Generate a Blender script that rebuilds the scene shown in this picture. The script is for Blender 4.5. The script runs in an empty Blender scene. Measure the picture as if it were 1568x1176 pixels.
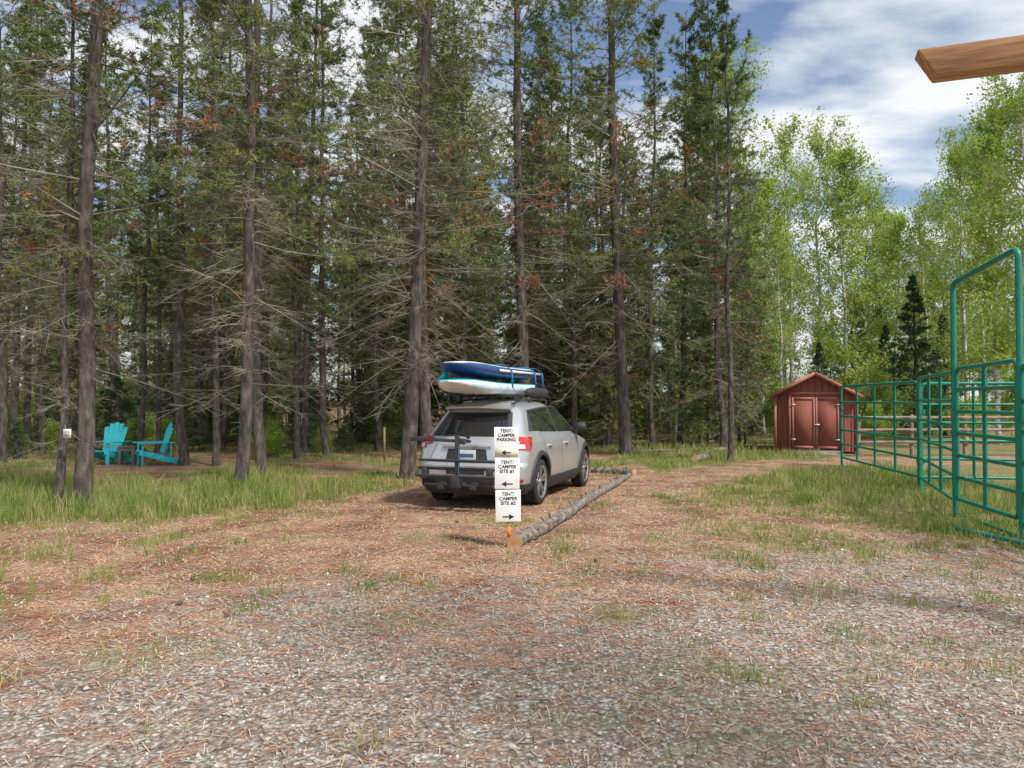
import bpy, bmesh, math, numpy as np
from mathutils import Vector, Matrix
RS=np.random.RandomState
F=1178.0; HZ=613.0; CH=1.6
def gpt(px,py):
    d=CH*F/(py-HZ); return ((px-784)/F*d, d)
def at(px,d): return (px-784)/F*d
scene=bpy.context.scene
# ---------------------------------------------------------------- helpers
def link(o,parent=None):
    scene.collection.objects.link(o)
    if parent: o.parent=parent
    return o
def empty(name,loc=(0,0,0),rz=0):
    e=bpy.data.objects.new(name,None); e.location=loc; e.rotation_euler=(0,0,rz); e.empty_display_size=.2
    return link(e)
def mk(name,parts,mats,smooth=None,attr=None):
    me=bpy.data.meshes.new(name)
    Vs=[];Ls=[];st=[];mi=[];off=0;lo=0
    for p in parts:
        V=np.asarray(p[0],dtype=np.float32).reshape(-1,3); Fc=p[1]; m=p[2]
        Vs.append(V)
        if isinstance(Fc,np.ndarray): groups=[Fc]
        else:
            g={}
            for f in Fc: g.setdefault(len(f),[]).append(f)
            groups=[np.array(x) for x in g.values()]
        for g in groups:
            k=g.shape[1]; n=g.shape[0]
            Ls.append((g+off).ravel()); st.append(lo+np.arange(n)*k); lo+=n*k
            mi.append(np.full(n,m) if np.isscalar(m) else np.asarray(m))
        off+=len(V)
    V=np.concatenate(Vs);L=np.concatenate(Ls).astype(np.int32);S=np.concatenate(st).astype(np.int32);M=np.concatenate(mi).astype(np.int32)
    me.vertices.add(len(V)); me.vertices.foreach_set('co',V.ravel())
    me.loops.add(len(L)); me.loops.foreach_set('vertex_index',L)
    me.polygons.add(len(S)); me.polygons.foreach_set('loop_start',S)
    me.polygons.foreach_set('material_index',M)
    for m in mats: me.materials.append(m)
    me.update(calc_edges=True)
    if smooth is not None:
        me.polygons.foreach_set('use_smooth',np.ones(len(S),dtype=bool))
        if smooth<179: me.set_sharp_from_angle(angle=math.radians(smooth))
    return me
def ob(name,parts,mats,parent=None,smooth=None,loc=(0,0,0),rz=0,bevel=0):
    o=bpy.data.objects.new(name,mk(name,parts,mats,smooth)); o.location=loc; o.rotation_euler=(0,0,rz)
    link(o,parent)
    if bevel:
        b=o.modifiers.new('bevel','BEVEL'); b.width=bevel; b.segments=2; b.limit_method='ANGLE'; b.angle_limit=.6
    return o
BF=[(0,3,2,1),(4,5,6,7),(0,1,5,4),(1,2,6,5),(2,3,7,6),(3,0,4,7)]
def box(c,s,m=0,R=None):
    x,y,z=[a/2 for a in s]
    V=np.array([(-x,-y,-z),(x,-y,-z),(x,y,-z),(-x,y,-z),(-x,-y,z),(x,-y,z),(x,y,z),(-x,y,z)],float)
    if R is not None: V=V@np.array(R.to_3x3()).T
    return (V+np.array(c),BF,m)
def rot(ax,deg): return Matrix.Rotation(math.radians(deg),3,ax)
def beam(p0,p1,w,h,m=0,up=(0,0,1)):
    p0=Vector(p0);p1=Vector(p1);d=(p1-p0);L=d.length;d.normalize()
    s=d.cross(Vector(up)); 
    if s.length<1e-4: s=Vector((1,0,0))
    s.normalize(); u=s.cross(d)
    R=Matrix((s,d,u)).transposed()
    return box((p0+p1)/2,(w,L,h),m,R)
def tube(P,r,sides=8,m=0,cap=True):
    P=np.asarray(P,float);n=len(P);r=np.broadcast_to(np.asarray(r,float),(n,))
    T=np.gradient(P,axis=0);T/=np.linalg.norm(T,axis=1)[:,None]+1e-9
    ref=np.array([0,0,1.]) if abs(T[0][2])<.9 else np.array([1.,0,0])
    V=[];
    a=np.arange(sides)*2*np.pi/sides
    for i in range(n):
        A=np.cross(ref,T[i]);A/=np.linalg.norm(A)+1e-9;B=np.cross(T[i],A)
        V.append(P[i]+r[i]*(np.cos(a)[:,None]*A+np.sin(a)[:,None]*B)); ref=np.cross(T[i],A)
    V=np.concatenate(V); fs=[]
    for i in range(n-1):
        for j in range(sides):
            k=(j+1)%sides; fs.append((i*sides+j,i*sides+k,(i+1)*sides+k,(i+1)*sides+j))
    if cap: fs.append(tuple(range(sides))[::-1]); fs.append(tuple((n-1)*sides+j for j in range(sides)))
    return (V,fs,m)
def segs(A,B,ra,rb,m=0):
    A=np.asarray(A);B=np.asarray(B);n=len(A);ra=np.broadcast_to(ra,(n,));rb=np.broadcast_to(rb,(n,))
    T=B-A;T=T/(np.linalg.norm(T,axis=1)[:,None]+1e-9)
    ref=np.where(np.abs(T[:,2:3])<.9,np.array([[0,0,1.]]),np.array([[1.,0,0]]))
    U=np.cross(T,ref);U/=np.linalg.norm(U,axis=1)[:,None]+1e-9;W=np.cross(T,U)
    V=np.zeros((n,6,3))
    for k in range(3):
        a=k*2.0944; D=math.cos(a)*U+math.sin(a)*W
        V[:,k]=A+D*ra[:,None];V[:,3+k]=B+D*rb[:,None]
    q=np.array([(0,1,4,3),(1,2,5,4),(2,0,3,5)])
    Fc=(q[None]+(np.arange(n)*6)[:,None,None]).reshape(-1,4)
    return (V.reshape(-1,3),Fc,m)
def rnd_unit(r,n):
    v=r.normal(size=(n,3));return v/np.linalg.norm(v,axis=1)[:,None]
def _hash(ix,iy,s):
    h=(ix.astype(np.int64)*374761393+iy.astype(np.int64)*668265263+s*982451653)&0x7fffffff
    h=((h^(h>>13))*1274126177)&0x7fffffff
    return ((h^(h>>16))&0xffff)/65535.
def vn(x,y,sc,s=0):
    x=np.asarray(x,float)/sc+1000;y=np.asarray(y,float)/sc+1000
    ix=np.floor(x);iy=np.floor(y);fx=x-ix;fy=y-iy;fx=fx*fx*(3-2*fx);fy=fy*fy*(3-2*fy)
    a=_hash(ix,iy,s);b=_hash(ix+1,iy,s);c=_hash(ix,iy+1,s);d=_hash(ix+1,iy+1,s)
    return (a*(1-fx)+b*fx)*(1-fy)+(c*(1-fx)+d*fx)*fy
def fbm(x,y,sc,s=0): return .55*vn(x,y,sc,s)+.3*vn(x,y,sc/2.1,s+7)+.15*vn(x,y,sc/4.3,s+13)
def hgt(x,y): return .05*(fbm(x,y,3.5,3)-.5)
# ---------------------------------------------------------------- materials
def newmat(name):
    m=bpy.data.materials.new(name);m.use_nodes=True;nt=m.node_tree;b=nt.nodes['Principled BSDF'];return m,nt,b
def N(nt,t,**k):
    n=nt.nodes.new(t)
    for a,v in k.items(): setattr(n,a,v)
    return n
def ramp(nt,stops):
    r=nt.nodes.new('ShaderNodeValToRGB');e=r.color_ramp.elements
    while len(e)<len(stops): e.new(.5)
    for i,(p,c) in enumerate(stops): e[i].position=p;e[i].color=(*c,1)
    return r
def noisy(name,stops,scale=8,rough=.7,bump=.2,metal=0,stretch=(1,1,1),coord='Object',detail=6,spec=None,bdist=.01,coat=0):
    m,nt,b=newmat(name);L=nt.links.new
    tc=N(nt,'ShaderNodeTexCoord');mp=N(nt,'ShaderNodeMapping');mp.inputs['Scale'].default_value=stretch
    L(tc.outputs[coord],mp.inputs[0]);n=N(nt,'ShaderNodeTexNoise');n.inputs['Scale'].default_value=scale;n.inputs['Detail'].default_value=detail
    L(mp.outputs[0],n.inputs[0]);r=ramp(nt,stops);L(n.outputs[0],r.inputs[0]);L(r.outputs[0],b.inputs['Base Color'])
    b.inputs['Roughness'].default_value=rough;b.inputs['Metallic'].default_value=metal
    if spec is not None:b.inputs['Specular IOR Level'].default_value=spec
    if coat:b.inputs['Coat Weight'].default_value=coat;b.inputs['Coat Roughness'].default_value=.05
    if bump:
        bp=N(nt,'ShaderNodeBump');bp.inputs['Strength'].default_value=bump;bp.inputs['Distance'].default_value=bdist
        L(n.outputs[0],bp.inputs['Height']);L(bp.outputs[0],b.inputs['Normal'])
    return m
def plain(name,c,rough=.5,metal=0,coat=0,var=.12,spec=None):
    c=np.array(c);return noisy(name,[(.3,tuple(c*(1-var))),(.7,tuple(np.minimum(c*(1+var),1)))],scale=6,rough=rough,metal=metal,bump=0,coat=coat,spec=spec,detail=2)
def foliage(name,stops,scale=1.5,trans=.3,objrand=.25,detail=2):
    m,nt,b=newmat(name);L=nt.links.new
    g=N(nt,'ShaderNodeNewGeometry')
    n=N(nt,'ShaderNodeTexNoise');n.inputs['Scale'].default_value=scale;n.inputs['Detail'].default_value=detail;n.inputs['Roughness'].default_value=.65
    L(g.outputs['Position'],n.inputs[0])
    oi=N(nt,'ShaderNodeObjectInfo')
    a2=N(nt,'ShaderNodeMath',operation='MULTIPLY_ADD');L(oi.outputs['Random'],a2.inputs[0]);a2.inputs[1].default_value=objrand;L(n.outputs[0],a2.inputs[2])
    s=N(nt,'ShaderNodeMath',operation='SUBTRACT');L(a2.outputs[0],s.inputs[0]);s.inputs[1].default_value=objrand/2
    r=ramp(nt,stops);L(s.outputs[0],r.inputs[0])
    d=N(nt,'ShaderNodeBsdfDiffuse');L(r.outputs[0],d.inputs[0]);nt.nodes.remove(b);out=nt.nodes['Material Output']
    if trans:
        t=N(nt,'ShaderNodeBsdfTranslucent');L(r.outputs[0],t.inputs[0])
        mx=N(nt,'ShaderNodeMixShader');mx.inputs[0].default_value=trans;L(d.outputs[0],mx.inputs[1]);L(t.outputs[0],mx.inputs[2]);L(mx.outputs[0],out.inputs[0])
    else: L(d.outputs[0],out.inputs[0])
    return m
M_bark=noisy('pine_bark',[(.3,(.035,.029,.026)),(.5,(.085,.072,.062)),(.72,(.17,.148,.128))],scale=11,rough=.95,bump=.9,stretch=(1,1,.35),bdist=.03)
M_twig=foliage('dead_twig',[(.3,(.11,.10,.085)),(.5,(.23,.21,.18)),(.7,(.34,.315,.255))],scale=1.2,trans=0,detail=0)
M_need=foliage('pine_needles',[(.28,(.065,.10,.038)),(.45,(.12,.165,.052)),(.57,(.19,.235,.075)),(.70,(.27,.28,.10))],scale=1.3,trans=0,detail=2,objrand=.22)
M_brown=foliage('dead_needles',[(.3,(.22,.10,.05)),(.6,(.38,.19,.10))],scale=2,trans=0,detail=0)
M_spru=foliage('spruce_needles',[(.25,(.035,.07,.04)),(.6,(.08,.14,.06)),(.85,(.13,.19,.08))],scale=1.6,trans=0)
M_leaf=foliage('aspen_leaves',[(.25,(.22,.32,.05)),(.5,(.35,.47,.09)),(.8,(.50,.58,.18))],scale=1.1,trans=.45,detail=2)
M_abark=noisy('aspen_bark',[(.35,(.12,.11,.10)),(.45,(.48,.47,.42)),(.7,(.64,.63,.56))],scale=5,rough=.8,bump=.3,stretch=(1,1,2.5))
M_atwig=foliage('aspen_twig',[(.2,(.28,.25,.19)),(.8,(.46,.42,.34))],trans=0,detail=0)
M_grass=foliage('grass_blades',[(.25,(.12,.18,.045)),(.42,(.20,.28,.065)),(.52,(.31,.36,.11)),(.63,(.50,.43,.25))],scale=2.2,trans=.35,objrand=0,detail=5)
# ---------------------------------------------------------------- zones
def polydist(x,y,pts):
    d=np.full(np.shape(x),1e9)
    for (ax,ay),(bx,by) in zip(pts[:-1],pts[1:]):
        vx,vy=bx-ax,by-ay;t=np.clip(((x-ax)*vx+(y-ay)*vy)/(vx*vx+vy*vy),0,1)
        d=np.minimum(d,np.hypot(x-ax-t*vx,y-ay-t*vy))
    return d
DR=[(1.0,8),(1.9,12.3),(3.3,15.7),(5.6,18.1),(8.6,20.0),(15,21.2)]
def sst(a,b,v): t=np.clip((v-a)/(b-a),0,1);return t*t*(3-2*t)
def zones(x,y):
    n=fbm(x,y,1.6,21)-.5
    yb=np.interp(x,[-30,-12,-5.66,-4.3,-2.8,-1.9,-1.6],[5.,6.5,8.9,10.5,12.0,13.6,17.0])
    yb=np.where(x>-1.6,np.interp(x,[-1.6,1.8,2.4],[17,17,12.2]),yb)
    yb=np.where(x>2.4,np.interp(x,[2.4,4.4,5.3,6.5,10,30],[12.,10.6,8.0,6.4,5.,4.]),yb)
    g=sst(-.7,1.6,(y-yb)+n*3.6)
    d=polydist(x,y,DR);dr=1-sst(.75,1.35,d+n*1.0)
    sparse=sst(2,2.6,x)*(1-sst(3.8,5.0,x))*(1-sst(14.5,16,y))
    g=g*(1-dr*.93)*(1-.3*sparse)
    far=sst(12.5,15.5,y)
    g=g*(1-far*np.clip(.5+n*3.4,0,.85)*(x<3.2))
    tuft=sst(.58,.72,fbm(x,y,.8,77)+.12*sst(-1,4,x))*.42*(y<13)
    g=np.maximum(g,tuft*(1-dr*.6))
    gr=1-sst(3.4,8.0,y+ (x<0)*(-x)*.35 - (x>0)*x*.6 + n*6)
    gr=np.clip(gr+.35*n+.03,0,1)*(1-.85*sst(8,12,y)) + .16*dr*(y>8)+.04
    return np.clip(g,0,1),np.clip(gr,0,1),n
# ---------------------------------------------------------------- ground
def axis(lo,hi,c0,c1,st):
    mid=list(np.arange(c0,c1,st));a=[];v=c0;s=st
    while v>lo: s*=1.13;v-=s;a.append(v)
    b=[];v=c1;s=st
    while v<hi: s*=1.13;b.append(v);v+=s
    return np.array(a[::-1]+mid+b+[hi])
gx=axis(-900,900,-9,10,.09);gy=axis(-600,1500,2.5,22,.09)
X,Y=np.meshgrid(gx,gy);Z=hgt(X,Y)+ .006*(vn(X,Y,.15,9)-.5)*(Y<25)
nx,ny=len(gx),len(gy);V=np.stack([X,Y,Z],-1).reshape(-1,3)
i=np.arange(nx-1)[None]+np.arange(ny-1)[:,None]*nx;Fq=np.stack([i,i+1,i+1+nx,i+nx],-1).reshape(-1,4)
def ground_mat():
    m,nt,b=newmat('ground_surface');L=nt.links.new
    tc=N(nt,'ShaderNodeTexCoord');at_=N(nt,'ShaderNodeAttribute');at_.attribute_name='zones'
    sp=N(nt,'ShaderNodeSeparateColor');L(at_.outputs['Color'],sp.inputs[0])
    def noise(s,d=4):
        n=N(nt,'ShaderNodeTexNoise');n.inputs['Scale'].default_value=s;n.inputs['Detail'].default_value=d
        L(tc.outputs['Object'],n.inputs[0]);return n
    vo=N(nt,'ShaderNodeTexVoronoi');vo.inputs['Scale'].default_value=38;L(tc.outputs['Object'],vo.inputs[0])
    vs=N(nt,'ShaderNodeSeparateColor');L(vo.outputs['Color'],vs.inputs[0])
    rg=ramp(nt,[(0,(.20,.175,.15)),(.45,(.36,.33,.295)),(.8,(.50,.47,.435)),(1,(.70,.67,.64))]);L(vs.outputs[0],rg.inputs[0])
    vd=ramp(nt,[(0,(1,1,1)),(.35,(.85,.85,.85)),(.7,(.4,.34,.29))]);L(vo.outputs['Distance'],vd.inputs[0])
    gm=N(nt,'ShaderNodeMix',data_type='RGBA',blend_type='MULTIPLY');gm.inputs[0].default_value=.8;L(rg.outputs[0],gm.inputs[6]);L(vd.outputs[0],gm.inputs[7])
    n1=noise(60,3);rn=ramp(nt,[(.3,(.14,.07,.045)),(.5,(.32,.18,.115)),(.68,(.53,.36,.24))]);L(n1.outputs[0],rn.inputs[0])
    n1b=noise(1.3,6);rb=ramp(nt,[(.38,(.62,.47,.42)),(.5,(1,.95,.9)),(.62,(1.25,1.30,1.28))]);L(n1b.outputs[0],rb.inputs[0])
    nm=N(nt,'ShaderNodeMix',data_type='RGBA',blend_type='MULTIPLY');nm.inputs[0].default_value=1;L(rn.outputs[0],nm.inputs[6]);L(rb.outputs[0],nm.inputs[7])
    n2=noise(14,5);rs=ramp(nt,[(.3,(.08,.082,.035)),(.5,(.18,.18,.07)),(.7,(.37,.31,.18))]);L(n2.outputs[0],rs.inputs[0])
    n3=noise(5,7);a=N(nt,'ShaderNodeMath',operation='MULTIPLY_ADD');L(n3.outputs[0],a.inputs[0]);a.inputs[1].default_value=3.6;a.inputs[2].default_value=-1.85
    ad=N(nt,'ShaderNodeMath',operation='ADD',use_clamp=True);L(sp.outputs[1],ad.inputs[0]);L(a.outputs[0],ad.inputs[1])
    m1=N(nt,'ShaderNodeMix',data_type='RGBA');L(ad.outputs[0],m1.inputs[0]);L(nm.outputs[2],m1.inputs[6]);L(gm.outputs[2],m1.inputs[7])
    ad2=N(nt,'ShaderNodeMath',operation='ADD',use_clamp=True);L(sp.outputs[0],ad2.inputs[0])
    a3=N(nt,'ShaderNodeMath',operation='MULTIPLY_ADD');L(n3.outputs[0],a3.inputs[0]);a3.inputs[1].default_value=1.8;a3.inputs[2].default_value=-.98;L(a3.outputs[0],ad2.inputs[1])
    m2=N(nt,'ShaderNodeMix',data_type='RGBA');L(ad2.outputs[0],m2.inputs[0]);L(m1.outputs[2],m2.inputs[6]);L(rs.outputs[0],m2.inputs[7])
    L(m2.outputs[2],b.inputs['Base Color']);b.inputs['Roughness'].default_value=.95;b.inputs['Specular IOR Level'].default_value=.15
    iv=N(nt,'ShaderNodeMath',operation='MULTIPLY_ADD');L(vo.outputs['Distance'],iv.inputs[0]);iv.inputs[1].default_value=-1.2;L(n1.outputs[0],iv.inputs[2])
    bp=N(nt,'ShaderNodeBump');bp.inputs['Strength'].default_value=.8;bp.inputs['Distance'].default_value=.012;L(iv.outputs[0],bp.inputs['Height']);L(bp.outputs[0],b.inputs['Normal'])
    return m
gme=mk('ground',[(V,Fq,0)],[ground_mat()],smooth=180)
g_,gr_,n_=zones(V[:,0],V[:,1]);ca=gme.color_attributes.new('zones','FLOAT_COLOR','POINT')
ca.data.foreach_set('color',np.stack([g_,gr_,np.zeros_like(g_),np.ones_like(g_)],-1).astype(np.float32).ravel())
link(bpy.data.objects.new('ground',gme))
# ---------------------------------------------------------------- grass
def blades(P,h,w,r,lean=.4,m=0):
    n=len(P);a=r.uniform(0,2*np.pi,n);sd=np.stack([np.cos(a),np.sin(a),0*a],-1)
    b=r.uniform(0,2*np.pi,n);ln=np.stack([np.cos(b),np.sin(b),0*b],-1)*(h*lean*r.uniform(.1,1.5,n))[:,None]
    up=np.stack([0*h,0*h,h],-1);V=np.zeros((n,5,3))
    V[:,0]=P-sd*w[:,None]/2;V[:,1]=P+sd*w[:,None]/2
    mid=P+up*.55+ln*.35;V[:,2]=mid+sd*w[:,None]*.4;V[:,3]=mid-sd*w[:,None]*.4;V[:,4]=P+up*.95+ln
    b5=(np.arange(n)*5)[:,None]
    return V.reshape(-1,3),np.array([[0,1,2,3]])+b5,np.array([[3,2,4]])+b5
r=RS(1);xs=[];ys=[]
for (n,x0,x1,y0,y1) in [(150000,-10,0,6,17),(190000,0,9,5,19),(50000,-3,9,16,25),(50000,-14,-2,15,26),(40000,-4,6,3,12),(40000,-45,10,24,50)]:
    xs.append(r.uniform(x0,x1,n));ys.append(r.uniform(y0,y1,n))
x=np.concatenate(xs);y=np.concatenate(ys);g,_,_=zones(x,y)
dn=np.clip(g*(-.32+1.9*fbm(x,y,.55,31)),0,1);dn*=1-.35*sst(0,1.5,x)*(y<20)
k=(r.uniform(0,1,len(x))<dn);k&=(np.abs(x)<.75*y+1);x=x[k];y=y[k];g=g[k]
tall=np.where((x<-1.5)&(y<15),1.1,.5)*np.where(x>5,1.2,1)
h=(.08+.27*r.uniform(0,1,len(x))**2)*tall*(.35+.75*g)*(.2+1.6*fbm(x,y,.8,55));h*=np.where(y>24,1.6,1)
nt_=900;tx=r.uniform(-6,7,nt_);ty=3.3+r.uniform(0,1,nt_)**.8*10;kk=(fbm(tx,ty,1.7,88)+.13*sst(-2,4,tx)>.51)&(~((tx>-2.6)&(tx<1)&(ty>9.5)));tx=tx[kk];ty=ty[kk]
per=(6+50*r.uniform(0,1,len(tx))**2).astype(int);ii=np.repeat(np.arange(len(tx)),per);rad=.02+.03*np.sqrt(per[ii]/10.)
x2=tx[ii]+r.normal(size=len(ii))*rad;y2=ty[ii]+r.normal(size=len(ii))*rad;h2=(.02+.055*r.uniform(0,1,len(ii)))*np.clip(per[ii]/22.,.55,1.5)
x=np.concatenate([x,x2]);y=np.concatenate([y,y2]);h=np.concatenate([h,h2])
k=~((np.abs((x-.07)*math.cos(.35)-(y-13.35)*math.sin(.35))<.95)&(np.abs((x-.07)*math.sin(.35)+(y-13.35)*math.cos(.35))<2.2));x=x[k];y=y[k];h=h[k]
w=.0045+.0005*y;P=np.stack([x,y,hgt(x,y)-.005],-1);Vv,q4,t3=blades(P,h,w,r)
link(bpy.data.objects.new('grass',mk('grass',[(Vv,q4,0),(np.zeros((0,3)),t3-len(Vv),0)],[M_grass])))
# gravel stones
r=RS(2);n=60000;x=r.uniform(-8,8,n);y=r.uniform(2.6,12,n);g,gr,_=zones(x,y)
k=(r.uniform(0,1,n)<(gr*.9+.06)*np.clip(1.3-.09*y,.15,1))&(np.abs(x)<.75*y+.4);x=x[k];y=y[k];n=len(x)
s=r.uniform(.004,.012,n)*np.where(r.uniform(0,1,n)<.06,1.8,1)
oct_=np.array([(1,0,0),(0,1,0),(-1,0,0),(0,-1,0),(0,0,1),(0,0,-1)],float)
V=oct_[None]*(s[:,None,None]*r.uniform(.6,1.4,(n,6,1)))*np.array([1,1,.6]);a=r.uniform(0,6.28,n);c_,s_=np.cos(a),np.sin(a)
V=V+r.normal(size=(n,6,3))*s[:,None,None]*.18
Vx=V[:,:,0]*c_[:,None]-V[:,:,1]*s_[:,None];Vy=V[:,:,0]*s_[:,None]+V[:,:,1]*c_[:,None]
V=np.stack([Vx+x[:,None],Vy+y[:,None],V[:,:,2]+(hgt(x,y)+s*.25)[:,None]],-1)
of=np.array([(0,1,4),(1,2,4),(2,3,4),(3,0,4),(1,0,5),(2,1,5),(3,2,5),(0,3,5)])
GM=[plain('stone_a',(.50,.47,.43),.9),plain('stone_b',(.30,.275,.25),.9),plain('stone_c',(.70,.68,.64),.9),plain('stone_d',(.38,.27,.20),.9)]
mi=np.repeat(r.choice(4,n,p=[.42,.30,.12,.16]),8)
ob('gravel',[(V.reshape(-1,3),(of[None]+(np.arange(n)*6)[:,None,None]).reshape(-1,3),mi)],GM)
# needle litter
n=160000;x=r.uniform(-9,7,n);y=r.uniform(2.8,17,n);g,gr,_=zones(x,y);k=(r.uniform(0,1,n)<(1-gr*.5)*(1-g*.55)*np.clip(1.25-.06*y,.2,1)*(.3+1.3*fbm(x,y,.7,61)))&(np.abs(x)<.75*y+.4);x=x[k];y=y[k];n=len(x)
a=r.uniform(0,np.pi,n);L_=r.uniform(.02,.055,n);w=.0012+.00025*y;d=np.stack([np.cos(a)*L_,np.sin(a)*L_,r.uniform(-.006,.01,n)],-1);sd=np.stack([-np.sin(a),np.cos(a),0*a],-1)*w[:,None]
P=np.stack([x,y,hgt(x,y)+.009],-1);V=np.stack([P-d-sd,P-d+sd,P+d+sd,P+d-sd],1)
LM=[plain('litter_red',(.40,.20,.12),.9),plain('litter_tan',(.58,.45,.30),.9),plain('litter_dark',(.16,.10,.065),.9)]
ob('pine_needle_litter',[(V.reshape(-1,3),np.arange(n*4).reshape(-1,4),r.choice(3,n,p=[.47,.35,.18]))],LM)
parts=[]
for px,py in [(278,925),(298,887),(545,765),(912,860),(350,945),(700,800)]:
    X0,Y0=gpt(px,py);a=r.uniform(0,6)
    D=np.array([math.cos(a),math.sin(a),.1]);tt=np.linspace(-1,1,9)
    parts.append(tube([np.array([X0,Y0,hgt(X0,Y0)+.02])+D*.026*q for q in tt],[.018*max(.15,(1-q*q)**.5)*(1.1 if j%2 else .8) for j,q in enumerate(tt)],9))
ob('pine_cones',parts,[plain('cone_brown',(.13,.085,.06),.9)])
# ---------------------------------------------------------------- trees
def tuftmesh(C,ax,r,nn,ln,w,spread,m):
    n=len(C);C=np.repeat(C,nn,0);ax=np.repeat(ax,nn,0)
    d=ax*(1-spread)+rnd_unit(r,n*nn)*spread*1.4;d/=np.linalg.norm(d,axis=1)[:,None]
    l=ln*r.uniform(.6,1.15,n*nn);s=np.cross(d,rnd_unit(r,n*nn));s/=np.linalg.norm(s,axis=1)[:,None]+1e-9
    o=C-ax*(r.uniform(0,.06,n*nn))[:,None]
    V=np.stack([o-s*w/2,o+s*w/2,o+d*l[:,None]],1)
    return (V.reshape(-1,3),np.arange(n*nn*3).reshape(-1,3),np.repeat(m,nn))
def pine(name,seed,H,r0,dead_lo,live_lo,nl,nd,mx,conic=False,nn=9,needle=.125,mneed=None,sub=11,nw=.017,tert=2,brown=.07):
    r=RS(seed);tz=np.linspace(0,1,18);lx=r.normal()*.03*H/10;wob=np.cumsum(r.normal(size=(18,2))*.04,0)
    TP=np.stack([wob[:,0]+lx*tz*3,wob[:,1],tz*H],-1);TP[0,:2]=0;TP[0,2]=-.1
    tr=r0*(1-.93*tz)**.85;tr[0]*=1.35
    parts=[]
    PP=np.insert(TP,1,[TP[0,0]*.9,TP[0,1]*.9,.25],0);RR=np.insert(tr,1,r0*1.05)
    parts.append(tube(PP,RR,10,0,False))
    def tp(z): return np.stack([np.interp(z,TP[:,2],TP[:,0]),np.interp(z,TP[:,2],TP[:,1]),z],-1)
    nb=nl+nd;live=np.arange(nb)<nl
    z=np.where(live,live_lo+(H*.985-live_lo)*r.uniform(0,1,nb)**1.0,dead_lo+(min(H*.62,live_lo+H*.3)-dead_lo)*r.uniform(0,1,nb))
    az=r.uniform(0,2*np.pi,nb);t=(H-z)/(H-live_lo*.8)
    if conic: Lb=mx*np.clip(t,.03,1)**.9*r.uniform(.8,1.05,nb);el=np.radians(np.interp(t,[0,.3,1],[45,5,-12])+r.normal(size=nb)*6)
    else:
        Lb=mx*np.clip(t,.04,1)**.5*r.uniform(.4,1.2,nb);el=np.radians(np.interp(t,[0,.25,.7,1.2],[60,28,5,-10])+r.normal(size=nb)*14)
    Lb=np.where(live,Lb,mx*r.uniform(.25,.95,nb));el=np.where(live,el,np.radians(r.normal(-6,18,nb)))
    hd=np.stack([np.cos(az),np.sin(az),0*az],-1);B0=tp(z);rb=np.where(live,.013,.008)*(.5+Lb/mx)*(r0/.14)**.5
    cur=np.where(live,.12,-.12)*Lb*r.uniform(.2,1.5,nb)
    side=np.stack([-np.sin(az),np.cos(az),0*az],-1)*(r.normal(size=nb)*.22*Lb)[:,None]
    brn=(r.uniform(0,1,nb)<brown*2.2*np.clip(t-.25,0,1.))
    def bp(s,i=slice(None)):
        s=np.asarray(s)[...,None] if np.ndim(s) else s
        return B0[i]+hd[i]*(np.cos(el[i])*Lb[i])[:,None]*s+np.array([0,0,1.])*((np.sin(el[i])*Lb[i])[:,None]*s+cur[i][:,None]*s*s)+side[i]*s*s
    ss=[0,.35,.7,1]
    for a,b in zip(ss[:-1],ss[1:]):
        parts.append(segs(bp(a),bp(b),rb*(1-a*.85),rb*(1-b*.85),1))
    idx=np.repeat(np.arange(nb),sub);s=r.uniform(.18,1,len(idx));A=bp(s,idx)
    sg=r.choice([-1,1],len(idx));th=r.uniform(.5,1.15,len(idx))*sg
    d=np.stack([np.cos(az[idx]+th),np.sin(az[idx]+th),r.normal(size=len(idx))*.34+np.where(live[idx],.16,-.22)],-1)
    sl=Lb[idx]*np.clip(1.15-s,.2,1)*r.uniform(.18,.5,len(idx))+.08
    Bv=A+d*sl[:,None];parts.append(segs(A,Bv,np.full(len(A),.0045),np.full(len(A),.0018),1))
    if tert:
        di=np.where(~live[idx])[0];i2=np.repeat(di,tert);q=r.uniform(.2,1,len(i2));A2=A[i2]+(Bv[i2]-A[i2])*q[:,None]
        parts.append(segs(A2,A2+rnd_unit(r,len(i2))*np.array([1,1,.6])*(sl[i2]*.45)[:,None],.003,.0015,1))
    li=np.where(live[idx])[0];d/=np.linalg.norm(d,axis=1)[:,None]
    C=[];D=[];Mi=[]
    for q in (.4,.75,1.0):
        C.append(A[li]+(Bv[li]-A[li])*q+rnd_unit(r,len(li))*.04);D.append(d[li]);Mi.append(np.where(brn[idx[li]],3,2))
    li2=np.where(live)[0];C.append(bp(np.ones(len(li2)),li2));D.append(hd[li2]);Mi.append(np.where(brn[li2],3,2))
    C.append(TP[-1:]);D.append(np.array([[0,0,1.]]));Mi.append(np.array([2]))
    C=np.concatenate(C);D=np.concatenate(D);Mi=np.concatenate(Mi)
    parts.append(tuftmesh(C,D,r,nn,needle,nw,.55,Mi))
    return mk(name,parts,[M_bark,M_twig,mneed or M_need,M_brown])
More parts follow.
